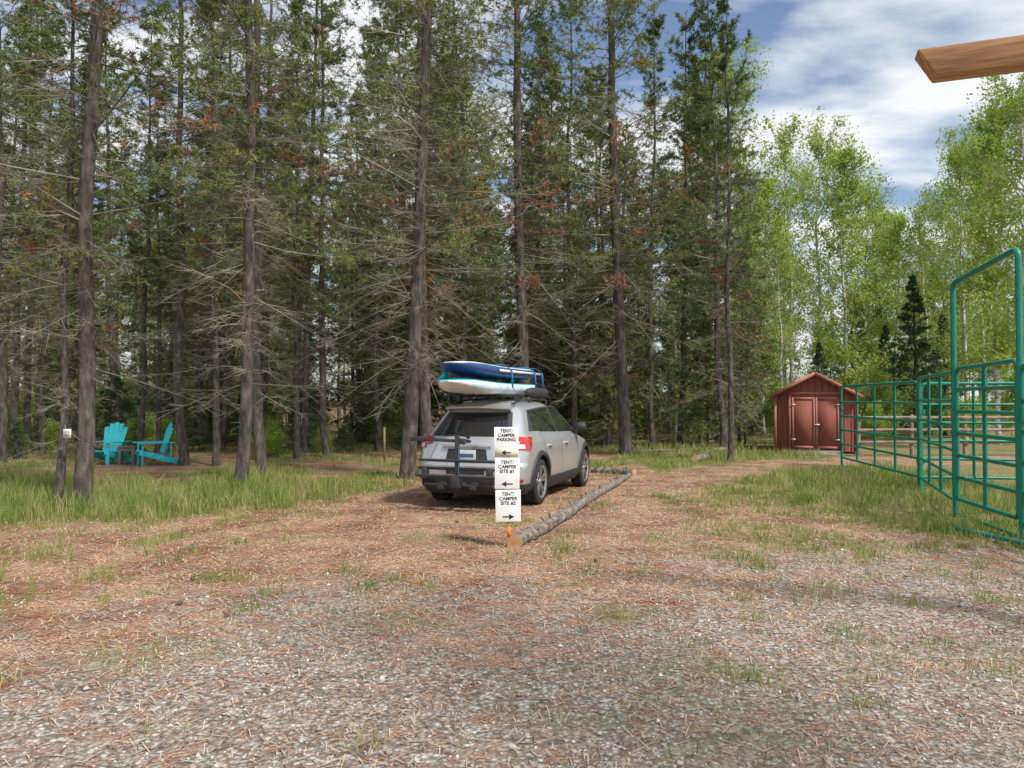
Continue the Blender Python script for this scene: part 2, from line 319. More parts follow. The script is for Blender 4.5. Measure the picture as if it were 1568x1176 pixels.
def decid(name,seed,H,r0,lo,nb,mx,leaf=.06,sub=11,lv=16,spr=.22):
    r=RS(seed);tz=np.linspace(0,1,14);wob=np.cumsum(r.normal(size=(14,2))*.06,0)
    TP=np.stack([wob[:,0],wob[:,1],tz*H],-1);TP[0]=(0,0,-.1);parts=[tube(TP,r0*(1-.94*tz)**.9,8,0,False)]
    z=lo+(H*.97-lo)*r.uniform(0,1,nb)**.85;az=r.uniform(0,6.283,nb);t=(H-z)/(H-lo)
    Lb=mx*(.25+np.sin(np.clip(t,0,1)**.7*2.6)*.75)*r.uniform(.55,1.1,nb);el=np.radians(np.interp(t,[0,1],[68,30])+r.normal(size=nb)*9)
    B0=np.stack([np.interp(z,TP[:,2],TP[:,0]),np.interp(z,TP[:,2],TP[:,1]),z],-1);hd=np.stack([np.cos(az)*np.cos(el),np.sin(az)*np.cos(el),np.sin(el)],-1)
    bend=rnd_unit(r,nb)*(Lb*.18)[:,None]
    f=lambda s,i:B0[i]+hd[i]*(Lb[i]*s)[:,None]+bend[i]*(s*s)[:,None]
    al=np.arange(nb);ss=[0,.35,.7,1]
    for a,b in zip(ss[:-1],ss[1:]): parts.append(segs(f(np.full(nb,a),al),f(np.full(nb,b),al),.022*(1-.85*a)*(r0/.12),.022*(1-.85*b)*(r0/.12),1))
    ix=np.repeat(al,sub);s=r.uniform(.2,1,len(ix));A=f(s,ix);d=hd[ix]+rnd_unit(r,len(ix))*.8;d/=np.linalg.norm(d,axis=1)[:,None]
    sl=Lb[ix]*r.uniform(.15,.4,len(ix));B=A+d*sl[:,None];parts.append(segs(A,B,.006,.002,1))
    i3=np.repeat(np.arange(len(A)),2);q=r.uniform(.3,1,len(i3));A3=A[i3]+(B[i3]-A[i3])*q[:,None];B3=A3+rnd_unit(r,len(i3))*(sl[i3]*.5)[:,None];parts.append(segs(A3,B3,.004,.0015,1))
    E=np.concatenate([B,B3]);dens=r.uniform(.2,1.8,len(E))*(lv/3.+1);i4=np.repeat(np.arange(len(E)),dens.astype(int));C=E[i4]+r.normal(size=(len(i4),3))*spr*.5
    n=len(C);u=rnd_unit(r,n);v=np.cross(u,rnd_unit(r,n));v/=np.linalg.norm(v,axis=1)[:,None]+1e-9;l=(leaf*r.uniform(.6,1.2,n))[:,None]
    V=np.stack([C-u*l*.6,C-v*l*.45,C+u*l*.6,C+v*l*.45],1)
    parts.append((V.reshape(-1,3),np.arange(n*4).reshape(-1,4),2))
    return mk(name,parts,[M_abark,M_atwig,M_leaf])
PV=[pine('pine_a',11,17,.115,1.9,4.2,110,90,2.1),pine('pine_b',12,19,.13,2.2,4.4,120,95,2.4),pine('pine_c',13,16,.11,1.6,5.0,95,95,1.9),
    pine('pine_d',14,20,.165,2.2,3.8,150,110,2.8,brown=.14),pine('pine_e',15,15.5,.12,1.8,3.0,150,55,2.3)]
PVf=[pine('pine_far_a',21,17,.13,1.0,3.0,100,60,2.6,nn=7,needle=.19,nw=.034,sub=8,tert=0),pine('pine_far_b',22,14,.12,.6,1.2,115,40,2.4,nn=7,needle=.19,nw=.034,sub=8,tert=0),
     pine('pine_low',23,7,.07,.3,.8,75,45,2.0,nn=6,needle=.17,nw=.03,sub=8,tert=1,brown=.1)]
SP=[pine('spruce_a',31,8,.12,.2,.35,220,10,1.9,conic=True,nn=8,needle=.10,mneed=M_spru,sub=12,nw=.02,brown=0),
    pine('spruce_b',32,2.6,.035,.05,.12,110,2,.9,conic=True,nn=9,needle=.055,mneed=M_spru,sub=9,nw=.012,brown=0)]
DV=[decid('aspen_a',41,15,.13,3.0,64,2.6,leaf=.10,lv=12),decid('aspen_b',42,13,.11,1.8,70,2.7,leaf=.11,lv=14),decid('aspen_c',43,12,.10,2.0,54,2.3,leaf=.09,lv=8)]
SH=[decid('shrub_a',51,2.2,.02,.15,40,1.1,leaf=.08,sub=8,lv=12,spr=.2)]
RR_=RS(99)
def put(name,me,x,y,s=1,rz=None,parent=None):
    o=bpy.data.objects.new(name,me);o.location=(x,y,float(hgt(x,y))-.01);o.rotation_euler=(RR_.normal()*.012,RR_.normal()*.012,RR_.uniform(0,6.28) if rz is None else rz)
    o.scale=(s,s,s);return link(o,parent)
near=[(128,780,1,.95),(90,781,2,.6),(370,755,0,.98),(401,736,2,1.0),(625,733,3,.95),(958,697,3,1.1),(1108,690,4,1.0),(283,712,1,.9),(332,713,2,.85),
      (500,700,0,.9),(455,703,2,.8),(28,702,0,.9),(2,708,1,1.0),(213,706,2,.75),(240,705,0,.6),(580,690,4,.9),(715,690,1,.9),(822,685,4,.95),(880,690,1,.8),(1040,684,2,.95),(1000,688,0,.85),(925,684,4,.85),(67,697,2,.8),(1150,668,4,.85)]
taken=[]
for px,py,v,s in near:
    X0,Y0=gpt(px,py);taken.append((X0,Y0));put('pine_tree',PV[v],X0,Y0,s)
r=RS(7);fo=empty('forest')
for d0,d1,n,ms in [(20,36,50,2.0),(36,56,50,2.6),(56,85,45,3.6)]:
    c=0;tries=0
    while c<n and tries<6000:
        tries+=1;d=math.sqrt(r.uniform(d0*d0,d1*d1));px=r.uniform(-300,1165-(0 if d>30 else 45))
        if d<36 and 60<px<310 and d<27: continue
        if d<60 and px<330 and r.uniform()<.45: continue
        X0=at(px,d)
        if min(math.hypot(X0-a,d-b) for a,b in taken)<ms: continue
        taken.append((X0,d));c+=1
        if d<28: me=PV[r.randint(5)];s=r.uniform(.75,1.08)
        else: me=PVf[r.randint(2)] if r.uniform()<.85 else DV[r.randint(3)];s=r.uniform(.75,1.1)
        put('forest_tree',me,X0,d,s,parent=fo)
for px,d,s in [(205,42,.9),(300,38,.8),(430,44,1.),(520,40,.8),(90,46,1.),(250,52,1),(560,33,.6),(380,31,.55)]:
    put('forest_tree',DV[r.randint(3)],at(px,d),d,s,parent=fo)
for k in range(34):   # low, half-dead understorey pines that close the wood behind the car
    px=r.uniform(560,1170);d=r.uniform(25,42);put('forest_tree',PVf[2],at(px,d),d,r.uniform(.55,1.0),parent=fo)
for k in range(12):
    px=r.uniform(-100,560);d=r.uniform(28,42);put('forest_tree',PVf[2],at(px,d),d,r.uniform(.5,.9),parent=fo)
for px,d,v,s in [(1215,37,2,1.2),(1250,40,0,1.03),(1290,37,1,1.02),(1325,42,0,.88),(1375,41,1,.86),(1425,40,2,.95),(1478,31,0,.80),(1530,28,1,.93),(1575,24,0,.78),(1500,36,1,1.05),(1200,33,2,.75),(1170,36,1,.9),(1450,47,0,.95),(1620,27,0,.9),(1350,48,1,1.0)]:
    put('aspen_tree',DV[v],at(px,d),d,s)
for px,d,s in [(1400,33,.88),(1447,35,.70),(1360,37,.66),(1310,44,1.0),(1255,31,.5)]: put('spruce_tree',SP[0],at(px,d),d,s)
for px,d,s in [(188,23,.9),(465,25,.85),(232,27,1.),(345,30,.9),(160,29,1.1),(60,25,.6),(530,24,.45),(410,22,.5),(690,27,.8),(20,21,.5),(120,24,.7),(305,24,.6),(260,31,1.2),(90,30,1.1),(560,29,.8),(380,27,.7),(620,25,.5)]: put('spruce_sapling',SP[1],at(px,d),d,s)
for k in range(40):
    px=r.uniform(1130,1700);d=r.uniform(45,80);put('forest_tree',(DV[r.randint(3)] if r.uniform()<.6 else PVf[r.randint(2)]),at(px,d),d,r.uniform(.6,.85),parent=fo)
for k in range(45):
    px=r.uniform(-250,1250);d=r.uniform(45,75);put('forest_tree',PVf[1],at(px,d),d,r.uniform(.4,.7),parent=fo)
ub=empty('undergrowth')
for k in range(90):
    px=r.uniform(-100,1700);d=r.uniform(27,55) if px<1150 else r.uniform(28,50)
    put('shrub',SH[0],at(px,d),d,r.uniform(.4,1.3),parent=ub)
for k in range(18):
    px=r.uniform(-60,600);d=r.uniform(20.5,27);put('shrub',SH[0],at(px,d),d,r.uniform(.2,.5),parent=ub)
for x0,y0,v,s in [(7.5,-3.5,0,1),(-7,-9,1,1),(-11,3,1,.9)]:  # unseen pines added out of frame to throw dappled shadow on the foreground
    put('pine_tree',PV[v],x0,y0,s)
# ---------------------------------------------------------------- car
ZK=[.2,.3,.5,.7,.85,.95,1.0,1.05,1.2,1.35,1.45,1.5,1.55,1.575]
WK=[.80,.86,.885,.893,.885,.865,.835,.80,.735,.665,.61,.565,.46,.30]
def w_(z):return float(np.interp(z,ZK,WK))
def yr_(z):return float(np.interp(z,[.2,.3,.42,.62,.66,.75,.95,1.05,1.4,1.5,1.55,1.575],[.14,.04,.0,.0,.045,.055,.09,.16,.50,.60,.70,.95]))
def yf_(z):return float(np.interp(z,[.2,.4,.6,.75,.85,.92,.98,1.02,1.2,1.4,1.5,1.55,1.575],[4.3,4.44,4.42,4.34,4.15,3.8,3.45,3.3,3.0,2.66,2.4,2.25,2.0]))
def Lr_(z):return float(np.interp(z,[.2,1.0,1.3,1.575],[.34,.34,.26,.2]))
def Lf_(z):return float(np.interp(z,[.2,.8,1.0,1.575],[.75,.8,.6,.45]))
NE=2.6
def dfm(p):
    x,y,z=p
    if z>1.0: z-=(z-1)/.57*.06*((y-2.0)/1.4)**2
    return np.array([x,y,z])
def Pu(u,z,side=1):
    w=w_(z)
    if u<1:
        th=max(u,0)*math.pi/2;x=w*math.sin(th)**(2/NE);y=yr_(z)+Lr_(z)*(1-max(math.cos(th),0)**(2/NE))
    else: x=w;y=yr_(z)+Lr_(z)+(u-1)
    bow=1-.03*((y-2.2)/2.2)**2 if u>=1 else 1-.03*((yr_(z)+Lr_(z)-2.2)/2.2)**2
    return dfm((x*side*bow,y,z))
def u_x(x,z): return math.asin(min(1,(abs(x)/(w_(z)*.975))**(NE/2)))*2/math.pi
def u_y(y,z): return 1+(y-yr_(z)-Lr_(z))
def slice_(z):
    pts=[]
    for u in np.linspace(0,1,17): pts.append(Pu(u,z))
    y0=yr_(z)+Lr_(z);y1=yf_(z)-Lf_(z)
    for y in np.linspace(y0,y1,26)[1:]: pts.append(Pu(1+y-y0,z))
    w=w_(z)
    for th in np.linspace(math.pi/2,0,13)[1:]:
        y=yf_(z)-Lf_(z)*(1-max(math.cos(th),0)**(2/2.4));x=w*math.sin(th)**(2/2.4)*(1-.03*((y1-2.2)/2.2)**2);pts.append(dfm((x,y,z)))
    mir=[p*np.array([-1,1,1]) for p in pts[1:-1]][::-1]
    return pts+mir
zs=[.2,.24,.3,.36,.42,.5,.56,.62,.64,.66,.7,.75,.8,.85,.9,.93,.95,.975,1.0,1.02,1.05,1.1,1.15,1.2,1.3,1.35,1.4,1.45,1.48,1.5,1.525,1.55,1.565,1.575]
SL=[slice_(z) for z in zs];ns=len(SL[0]);V=np.array([p for s in SL for p in s]);fs=[]
for i in range(len(zs)-1):
    for j in range(ns):
        k=(j+1)%ns;fs.append((i*ns+j,i*ns+k,(i+1)*ns+k,(i+1)*ns+j))
capb=tuple(range(ns))[::-1];capt=tuple((len(zs)-1)*ns+j for j in range(ns))
M_paint=noisy('silver_paint',[(.3,(.52,.54,.56)),(.7,(.58,.60,.62))],scale=3,rough=.30,metal=.55,bump=0,coat=.7)
M_clad=plain('black_cladding',(.035,.035,.037),.65)
M_glass=plain('tinted_glass',(.012,.015,.017),.04,coat=1,var=.05)
M_tyre=plain('tyre_rubber',(.022,.022,.023),.85)
M_alloy=plain('alloy',(.45,.46,.47),.3,metal=.8)
M_dark=plain('matte_black',(.012,.012,.012),.8)  # plain matte black: wheel wells, wheel backs, fog recesses, wiper
M_red=plain('tail_lens_red',(.5,.012,.015),.12,coat=1)
M_clear=plain('clear_lens',(.75,.75,.76),.12,coat=1)
M_chrome=plain('chrome',(.75,.75,.76),.12,metal=1)
car=empty('parked_car',(0,0,0),0)
me=mk('body',[(V,[tuple(f) for f in fs]+[capb,capt],0)],[M_paint,M_clad,M_dark],smooth=35)
body=link(bpy.data.objects.new('body',me),car)
cut=[]
for sx in (1,-1):
    for ya in (.93,3.565):
        a=np.linspace(0,2*np.pi,49)[:-1];ring=np.stack([np.cos(a)*.395+ya,np.sin(a)*.395+.35],-1)
        Vc=np.array([(sx*.52,*q) for q in ring]+[(sx*1.2,*q) for q in ring]);fc=[(i,(i+1)%48,48+(i+1)%48,48+i) for i in range(48)]
        co=link(bpy.data.objects.new('cut',mk('cut',[(Vc,fc+[tuple(range(48)),tuple(range(48,96))],0)],[M_dark])));cut.append(co)
        bm=bmesh.new();bm.from_mesh(co.data);bmesh.ops.recalc_face_normals(bm,faces=bm.faces);bm.to_mesh(co.data);bm.free()
        bo=body.modifiers.new('b','BOOLEAN');bo.operation='DIFFERENCE';bo.object=co;bo.solver='EXACT'
bm=bmesh.new();bm.from_mesh(body.data);bmesh.ops.recalc_face_normals(bm,faces=bm.faces);bm.to_mesh(body.data);bm.free()
dg=bpy.context.evaluated_depsgraph_get();nm=bpy.data.meshes.new_from_object(body.evaluated_get(dg));body.modifiers.clear();body.data=nm
for c in cut:bpy.data.objects.remove(c)
nm.materials.clear()
for m in (M_paint,M_clad,M_dark):nm.materials.append(m)
for p in nm.polygons:
    c=p.center;p.material_index=0
    if c.z<.36:p.material_index=1
    for ya in (.93,3.565):
        rr=math.hypot(c.y-ya,c.z-.35)
        if rr<.42 and abs(c.x)<.86 and (abs(p.normal.x)<.3 or abs(c.x)<.6):p.material_index=2
nm.set_sharp_from_angle(angle=math.radians(30))
def patch(c,off,m=0,side=1,mode='r',n=10,k=8):
    V=[]
    for j in range(k+1):
        for i in range(n+1):
            s=i/n;t=j/k
            h=(c[0][0]*(1-s)+c[1][0]*s)*(1-t)+(c[3][0]*(1-s)+c[2][0]*s)*t
            z=(c[0][1]*(1-s)+c[1][1]*s)*(1-t)+(c[3][1]*(1-s)+c[2][1]*s)*t
            if mode=='r': sd=1 if h>=0 else -1;u=u_x(h,z)
            elif mode=='s': sd=side;u=u_y(h,z)
            else: sd=side;u=h
            p=Pu(u,z,sd);e=.004;du=Pu(u+e,z,sd)-Pu(max(u-e,0),z,sd);dz=Pu(u,z+e,sd)-Pu(u,z-e,sd)
            nn=np.cross(du,dz)*sd;nn/=np.linalg.norm(nn)+1e-9
            V.append(p+nn*off)
    fsx=[(j*(n+1)+i,j*(n+1)+i+1,(j+1)*(n+1)+i+1,(j+1)*(n+1)+i) for j in range(k) for i in range(n)]
    return (np.array(V),fsx,m)
for sd in (1,-1):
    S=[patch([(.66,1.115),(3.12,1.02),(2.42,1.475),(.98,1.44)],.003,0,sd,'s',24,8)]
    S+=[patch([(.88,1.13),(1.10,1.10),(1.12,1.42),(1.02,1.42)],.007,1,sd,'s'),patch([(1.15,1.09),(1.98,1.055),(1.98,1.445),(1.17,1.425)],.007,1,sd,'s'),
        patch([(2.06,1.05),(3.0,1.035),(2.42,1.445),(2.06,1.45)],.007,1,sd,'s')]
    ob('side_windows',S,[M_clad,M_glass],car,smooth=60)
    S=[]
    def st(y0,z0,y1,z1,w=.007):
        if abs(y1-y0)<abs(z1-z0): return patch([(y0,z0),(y0+w,z0),(y1+w,z1),(y1,z1)],.0025,0,sd,'s',1,10)
        return patch([(y0,z0),(y1,z1),(y1,z1+w),(y0,z0+w)],.0025,0,sd,'s',12,1)
    S+=[st(1.42,.37,1.42,.6),st(1.42,.6,1.15,.78),st(1.15,.78,1.12,1.08),st(2.02,.37,2.02,1.04),st(3.02,.4,3.02,1.0),st(1.42,.37,3.02,.37)]
    S+=[patch([(1.42,.20),(3.12,.20),(3.12,.375),(1.42,.375)],.018,0,sd,'s',10,3)]
    ob('door_seams_and_sill',S,[M_clad],car,smooth=60)
    H_=[]
    for y0 in (1.28,2.2):
        b=Pu(u_y(y0,.87),.87,sd);H_.append(tube([b+np.array([-.01*sd,-.01,0]),b+np.array([.035*sd,.02,0]),b+np.array([.035*sd,.17,0]),b+np.array([-.01*sd,.2,0])],.014,8))
    ob('door_handles',H_,[M_paint],car,smooth=60)
    A=[]
    for ya in (.93,3.565):
        nseg=30;V=[]
        for q in range(nseg+1):
            a=math.radians(-14+208*q/nseg)
            for rr,off in ((.388,.0),(.392,.028),(.445,.026),(.462,.0)):
                yy=ya+math.cos(a)*rr;zz=max(.2,.35+math.sin(a)*rr)
                u=u_y(yy,zz)
                if u>=1: p=Pu(u,zz,sd)
                else:
                    s_=min(1,max(0,(yy-yr_(zz))/Lr_(zz)));th=math.acos(min(1,max(0,(1-s_))**(NE/2)));p=Pu(th*2/math.pi,zz,sd)
                if yy>yf_(zz)-Lf_(zz): 
                    s_=min(1,(yf_(zz)-yy)/Lf_(zz));xx=w_(zz)*(1-(1-s_)**2.4)**(1/2.4)*.98;p=np.array([xx*sd,yy,zz])
                V.append(p+np.array([sd*off,0,0]))
        fsx=[(q*4+k,q*4+k+1,q*4+k+5,q*4+k+4) for q in range(nseg) for k in range(3)];A.append((np.array(V),fsx,0))
    ob('wheel_arch_trim',A,[M_clad],car,smooth=50)
    b=Pu(u_y(2.92,1.03),1.03,sd);tt=np.linspace(0,1,9)
    ml=tube([np.array(b)+np.array([sd*(.06+.19*t),0,.075]) for t in tt],[.03+.055*math.sin(math.pi*min(1,t*.8+.12))**.5 for t in tt],12,1)
    ob('side_mirror',[ml,tube([b,np.array(b)+np.array([sd*.09,0,.04])],.022,8,1)],[M_paint,M_clad],car,smooth=60)
    rp_=[dfm((sd*.49,y,1.535))+np.array([0,0,.05*(1-abs((y-1.55)/.95)**6)+.0]) for y in np.linspace(.66,2.42,15)]
    ob('roof_rail',[tube(rp_,.016,8)]+[tube([dfm((sd*.49,y,1.5)),dfm((sd*.49,y,1.575))],.02,8) for y in (.72,1.5,2.38)],[M_clad],car,smooth=60)
    T=[patch([(.56,.86),(1.02,.84),(1.16,1.02),(.62,1.035)],.014,0,sd,'u',16,6),patch([(.60,.872),(.80,.865),(.80,.925),(.61,.935)],.018,1,sd,'u',8,3),
       patch([(.42,.93),(.56,.91),(.62,1.03),(.47,1.03)],.012,0,sd,'u',6,6)]
    ob('tail_light',T,[M_red,M_clear],car,smooth=60)
    ob('reflector',[patch([(.62,.40),(.80,.40),(.80,.44),(.62,.44)],.02,0,sd,'u',6,2)],[M_red],car)
    for nme,ya in (('rear_wheel',.93),('front_wheel',3.565)):
        pr=[(-.10,.20),(-.11,.25),(-.112,.30),(-.095,.33),(-.05,.34),(.05,.34),(.095,.33),(.112,.30),(.11,.25),(.10,.222),(.085,.218),(.02,.205),(.02,.0)]
        na=48;V=[];fsx=[];mm=[]
        for a in np.linspace(0,2*np.pi,na+1)[:-1]:
            for (xx,rr) in pr:V.append((sd*xx,math.cos(a)*rr,math.sin(a)*rr))
        kk=len(pr)
        for i in range(na):
            for j in range(kk-1):
                f=(i*kk+j,i*kk+j+1,((i+1)%na)*kk+j+1,((i+1)%na)*kk+j);fsx.append(f);mm.append(0 if j<8 else (1 if j<10 else 2))
        W=[(np.array(V),np.array(fsx),np.array(mm))]
        for s5 in range(5):
            for dd in (-.17,.17):
                a0=s5*1.2566+dd*.45+.3;a1=s5*1.2566+dd*1.35+.3
                W.append(beam((sd*.075,math.cos(a0)*.04,math.sin(a0)*.04),(sd*.088,math.cos(a1)*.215,math.sin(a1)*.215),.028,.022,1,up=(1,0,0)))
        W.append(tube([(sd*.04,0,0),(sd*.095,0,0)],[.055,.04],16,1));W.append(tube([(sd*.03,0,0),(sd*.05,0,0)],[.14,.14],24,3))
        for q in range(40):
            a=q*2*math.pi/40;W.append(box((0,math.cos(a)*.34,math.sin(a)*.34),(.18,.03,.008),0,Matrix.Rotation(a-math.pi/2,3,'X')))
        o=ob(nme,W,[M_tyre,M_alloy,M_dark,M_chrome],car,smooth=35);o.location=(sd*.775,ya,.338)
ob('rear_window',[patch([(-.58,1.06),(.58,1.06),(.46,1.41),(-.46,1.41)],.006,0,1,'r',24,8),patch([(-.64,1.045),(.64,1.045),(.52,1.43),(-.52,1.43)],.003,1,1,'r',24,8)],[M_glass,M_clad],car,smooth=60)
def rp(x,z,off=.0):
    p=Pu(u_x(x,z),z,1 if x>=0 else -1);return np.array([p[0],p[1]-off,p[2]])
ob('plate_recess',[patch([(-.33,.70),(.33,.70),(.30,.86),(-.30,.86)],.004,0,1,'r',10,4)],[M_clad],car)
ob('license_plate',[box((0,.045,.775),(.31,.012,.15),0),box((0,.037,.77),(.24,.004,.05),1)],[plain('plate_white',(.65,.68,.70),.4),plain('plate_ink',(.08,.12,.25),.5)],car,bevel=.003)
tt=[rp(x,.895,.02) for x in np.linspace(-.38,.38,13)]
ob('hatch_garnish',[tube(tt,[.016]*13,8)],[M_chrome],car,smooth=50)
el_=np.linspace(0,2*np.pi,25)[:-1];Ve=[(.062*math.cos(a),0,.032*math.sin(a)) for a in el_];c_=rp(0,.965,.012)
ob('oval_badge',[(np.array([np.array(v)+c_ for v in Ve]+[np.array(v)+c_+np.array([0,.02,0]) for v in Ve]),[tuple(range(24))]+[(i,(i+1)%24,24+(i+1)%24,24+i) for i in range(24)],0)],[plain('badge_blue',(.02,.04,.15),.2,coat=1)],car)
se=[patch([(-.70,.665),(.70,.665),(.70,.677),(-.70,.677)],.003,0,1,'r',20,1)]
for s in (-1,1): se.append(patch([(s*.62,.67),(s*.627,.67),(s*.50,.93),(s*.493,.93)],.003,0,1,'r',1,8))
se.append(patch([(-.62,.22),(.62,.22),(.66,.47),(-.66,.47)],.014,0,1,'r',20,4));se.append(patch([(-.3,.50),(.3,.50),(.3,.58),(-.3,.58)],.003,0,1,'r',8,2))
ob('rear_bumper_trim',se,[M_clad],car,smooth=60)
for s in (-1,1):ob('fog_recess',[patch([(s*.50,.34),(s*.74,.36),(s*.74,.43),(s*.50,.41)],.02,0,1,'r',6,3)],[M_dark],car)
V=[];nn=17
for x in np.linspace(-.52,.52,nn):
    zt=1.515-.02*(x/.52)**2
    V+= [(x,.66,zt),(x,.37+.10*(abs(x)/.52)**2,zt-.04),(x,.375+.10*(abs(x)/.52)**2,zt-.065),(x,.58,zt-.10)]
fsx=[(i*4+j,i*4+(j+1)%4,(i+1)*4+(j+1)%4,(i+1)*4+j) for i in range(nn-1) for j in range(4)]+[(0,1,2,3),tuple((nn-1)*4+j for j in (3,2,1,0))]
ob('rear_spoiler',[(np.array(V),fsx,0)],[M_paint],car,smooth=30)
ob('rear_wiper',[beam(rp(0,1.05,.02),rp(-.32,1.12,.03),.012,.02,0),beam(rp(-.05,1.08,.015),rp(-.42,1.13,.02),.01,.015,0),tube([rp(0,1.04,-.01),rp(0,1.04,.03)],.025,10)],[M_dark],car)
ob('exhaust',[tube([(.5,.35,.24),(.5,.02,.24)],.032,12)],[M_chrome],car,smooth=40)
K=[beam((0,.15,.36),(0,-.30,.36),.06,.06),beam((0,-.27,.30),(0,-.27,1.08),.06,.05,up=(0,1,0)),tube([(-.62,-.25,.60),(.62,-.25,.60)],.022,8),tube([(-.62,-.33,.50),(.62,-.33,.50)],.022,8),tube([(-.62,-.25,.60),(-.62,-.33,.50)],.022,8),tube([(.62,-.25,.60),(.62,-.33,.50)],.022,8),
   tube([(-.55,-.20,.36),(.55,-.20,.36)],.022,8),tube([(-.6,-.30,.72),(.6,-.30,.72)],.018,8),
   beam((-.72,-.26,1.02),(.0,-.26,.99),.035,.045),beam((-.74,-.26,1.01),(-.52,-.26,1.02),.055,.065),beam((.0,-.26,1.0),(.12,-.26,.98),.05,.08),box((0,-.29,.42),(.14,.12,.16)),box((-.25,-.25,.36),(.10,.12,.09)),box((.25,-.25,.36),(.10,.12,.09)),
   box((-.5,-.28,.55),(.07,.12,.12)),box((.5,-.28,.55),(.07,.12,.12)),
   beam((.035,-.30,.33),(.035,-.303,.92),.014,.010,1,up=(0,1,0))]
ob('hitch_bike_rack',K,[M_clad,plain('strap_blue',(.02,.14,.28),.7)],car,bevel=.004)
ob('roof_crossbars',[tube([(-.60,y,1.635),(.60,y,1.635)],.018,8) for y in (.9,2.05)]+[box((s*.49,y,1.60),(.07,.09,.09)) for y in (.9,2.05) for s in (-1,1)],[M_clad],car,smooth=40)
def board(name,zc,y0,y1,wd,th,mats,xc=0,rock=.12,rzz=0):
    n=44;m=24;V=[]
    for i in range(n+1):
        t=i/n;s=2*t-1;w=wd/2*max(0,1-abs(s)**3.2)**.5;w=max(w,.004);hh=th/2*max(.12,(1-abs(s)**8))
        y=y0+(y1-y0)*t;z=zc+rock*(abs(s)**3)*(1.0 if s<0 else .6)
        for j in range(m):
            a=2*math.pi*j/m;cx=math.copysign(abs(math.cos(a))**.6,math.cos(a));cz=math.copysign(abs(math.sin(a))**.6,math.sin(a))
            V.append((xc+w*cx,y,z+hh*cz))
    fsx=[];mi=[]
    for i in range(n):
        for j in range(m):
            k=(j+1)%m;fsx.append((i*m+j,i*m+k,(i+1)*m+k,(i+1)*m+j))
            sn=math.sin((j+.5)/m*2*math.pi)
            mi.append(1 if abs(sn)<.45 else (0 if sn>0 else 2))
            if i<3 and sn<.3: mi[-1]=3
    o=ob(name,[(np.array(V),np.array(fsx),np.array(mi)),(np.array(V[:m]),[tuple(range(m))],1),(np.array(V[-m:]),[tuple(range(m))[::-1]],1)],mats,car,smooth=60)
    o.rotation_euler=(0,0,rzz);return o
navy=plain('board_navy',(.03,.065,.22),.35);wht=plain('board_white',(.78,.80,.78),.4);teal=plain('board_teal',(.02,.45,.55),.4);stripe=plain('board_pale_blue',(.58,.70,.76),.4)
board('white_paddleboard',1.755,-.42,3.0,.84,.19,[teal,stripe,wht,wht],xc=-.08,rock=.08)
board('blue_paddleboard',2.0,-.36,3.0,.84,.19,[wht,navy,navy,navy],xc=-.06,rock=.09,rzz=.01)
ob('blue_board_stripe',[beam((.362,.5,2.01),(.355,2.5,2.01),.02,.035,0)],[wht],car)
ob('paddleboard_fin',[(np.array([(-.37,-.12,1.87),(-.34,.08,1.83),(-.28,-.06,2.0),(-.33,-.12,1.87),(-.30,.08,1.83),(-.25,-.06,2.0)]),[(0,1,2),(5,4,3),(0,3,4,1),(1,4,5,2),(2,5,3,0)],0)],[teal],car)
sp=[]
for y in (.9,2.05,2.45):
    loop=[(-.58,y,1.62),(-.53,y,1.76),(-.51,y,2.03),(-.36,y,2.11),(.28,y,2.11),(.40,y,2.03),(.42,y,1.76),(.54,y,1.62)]
    for a,b in zip(loop[:-1],loop[1:]): sp.append(beam(a,b,.03,.006,0,up=(0,.3,1)))
ob('tie_down_straps',sp,[plain('strap_blue2',(.02,.18,.45),.7)],car)
ob('roof_bag',[tube([(.47,y,1.69) for y in np.linspace(1.4,2.5,9)],[.03,.07,.08,.085,.085,.085,.08,.07,.03],12)],[M_clad],car,smooth=60)
th=math.radians(20);c0=np.array([-.69,11.25]);car.scale=(1,1,1.015)
car.rotation_euler=(0,0,-th);car.location=(c0[0],c0[1],float(hgt(0,13))-.003)
# ---------------------------------------------------------------- sign post
sx,sy=gpt(781,838)
M_wood=noisy('raw_stake_wood',[(.3,(.36,.22,.12)),(.7,(.55,.38,.22))],scale=5,stretch=(1,1,.1),rough=.8)
M_sw=plain('sign_white',(.82,.82,.81),.6,var=.03);M_ink=plain('sign_ink',(.02,.02,.02),.6)
M_cream=noisy('faded_sign',[(.4,(.62,.58,.44)),(.6,(.72,.70,.62))],scale=9,rough=.7)
sg=empty('campsite_sign',(sx-.03,sy,float(hgt(sx,sy))),math.radians(4))
ob('stake',[box((0.015,.022,.62),(.035,.02,1.36),0)],[M_wood],sg,bevel=.002)
ob('orange_flag',[box((.016,.006,.17),(.04,.006,.10),0)],[plain('orange_tape',(.8,.20,.04),.6)],sg)
ob('panel_parking',[box((-.01,0,1.145),(.265,.008,.325),0)],[M_sw],sg,bevel=.001)
ob('faded_patch',[box((-.01,-.0055,1.035),(.25,.001,.10),0)],[M_cream],sg)
ob('panel_site_1',[box((0,0,.805),(.27,.008,.335),0,rot('Y',.6))],[M_sw],sg,bevel=.001)
ob('panel_site_2',[box((.01,0,.455),(.275,.008,.345),0,rot('Y',-.7))],[M_sw],sg,bevel=.001)
def txt(name,s,x,z,size):
    cu=bpy.data.curves.new(name,'FONT');cu.body=s;cu.size=size;cu.align_x='CENTER';cu.extrude=.0003;cu.offset=.0011;cu.materials.append(M_ink);cu.space_line=.95
    o=bpy.data.objects.new(name,cu);o.location=(x,-.0062,z);o.rotation_euler=(math.pi/2,0,0);link(o,sg)
txt('lettering_parking','TENT/\nCAMPER\nPARKING',-.01,1.25,.05)
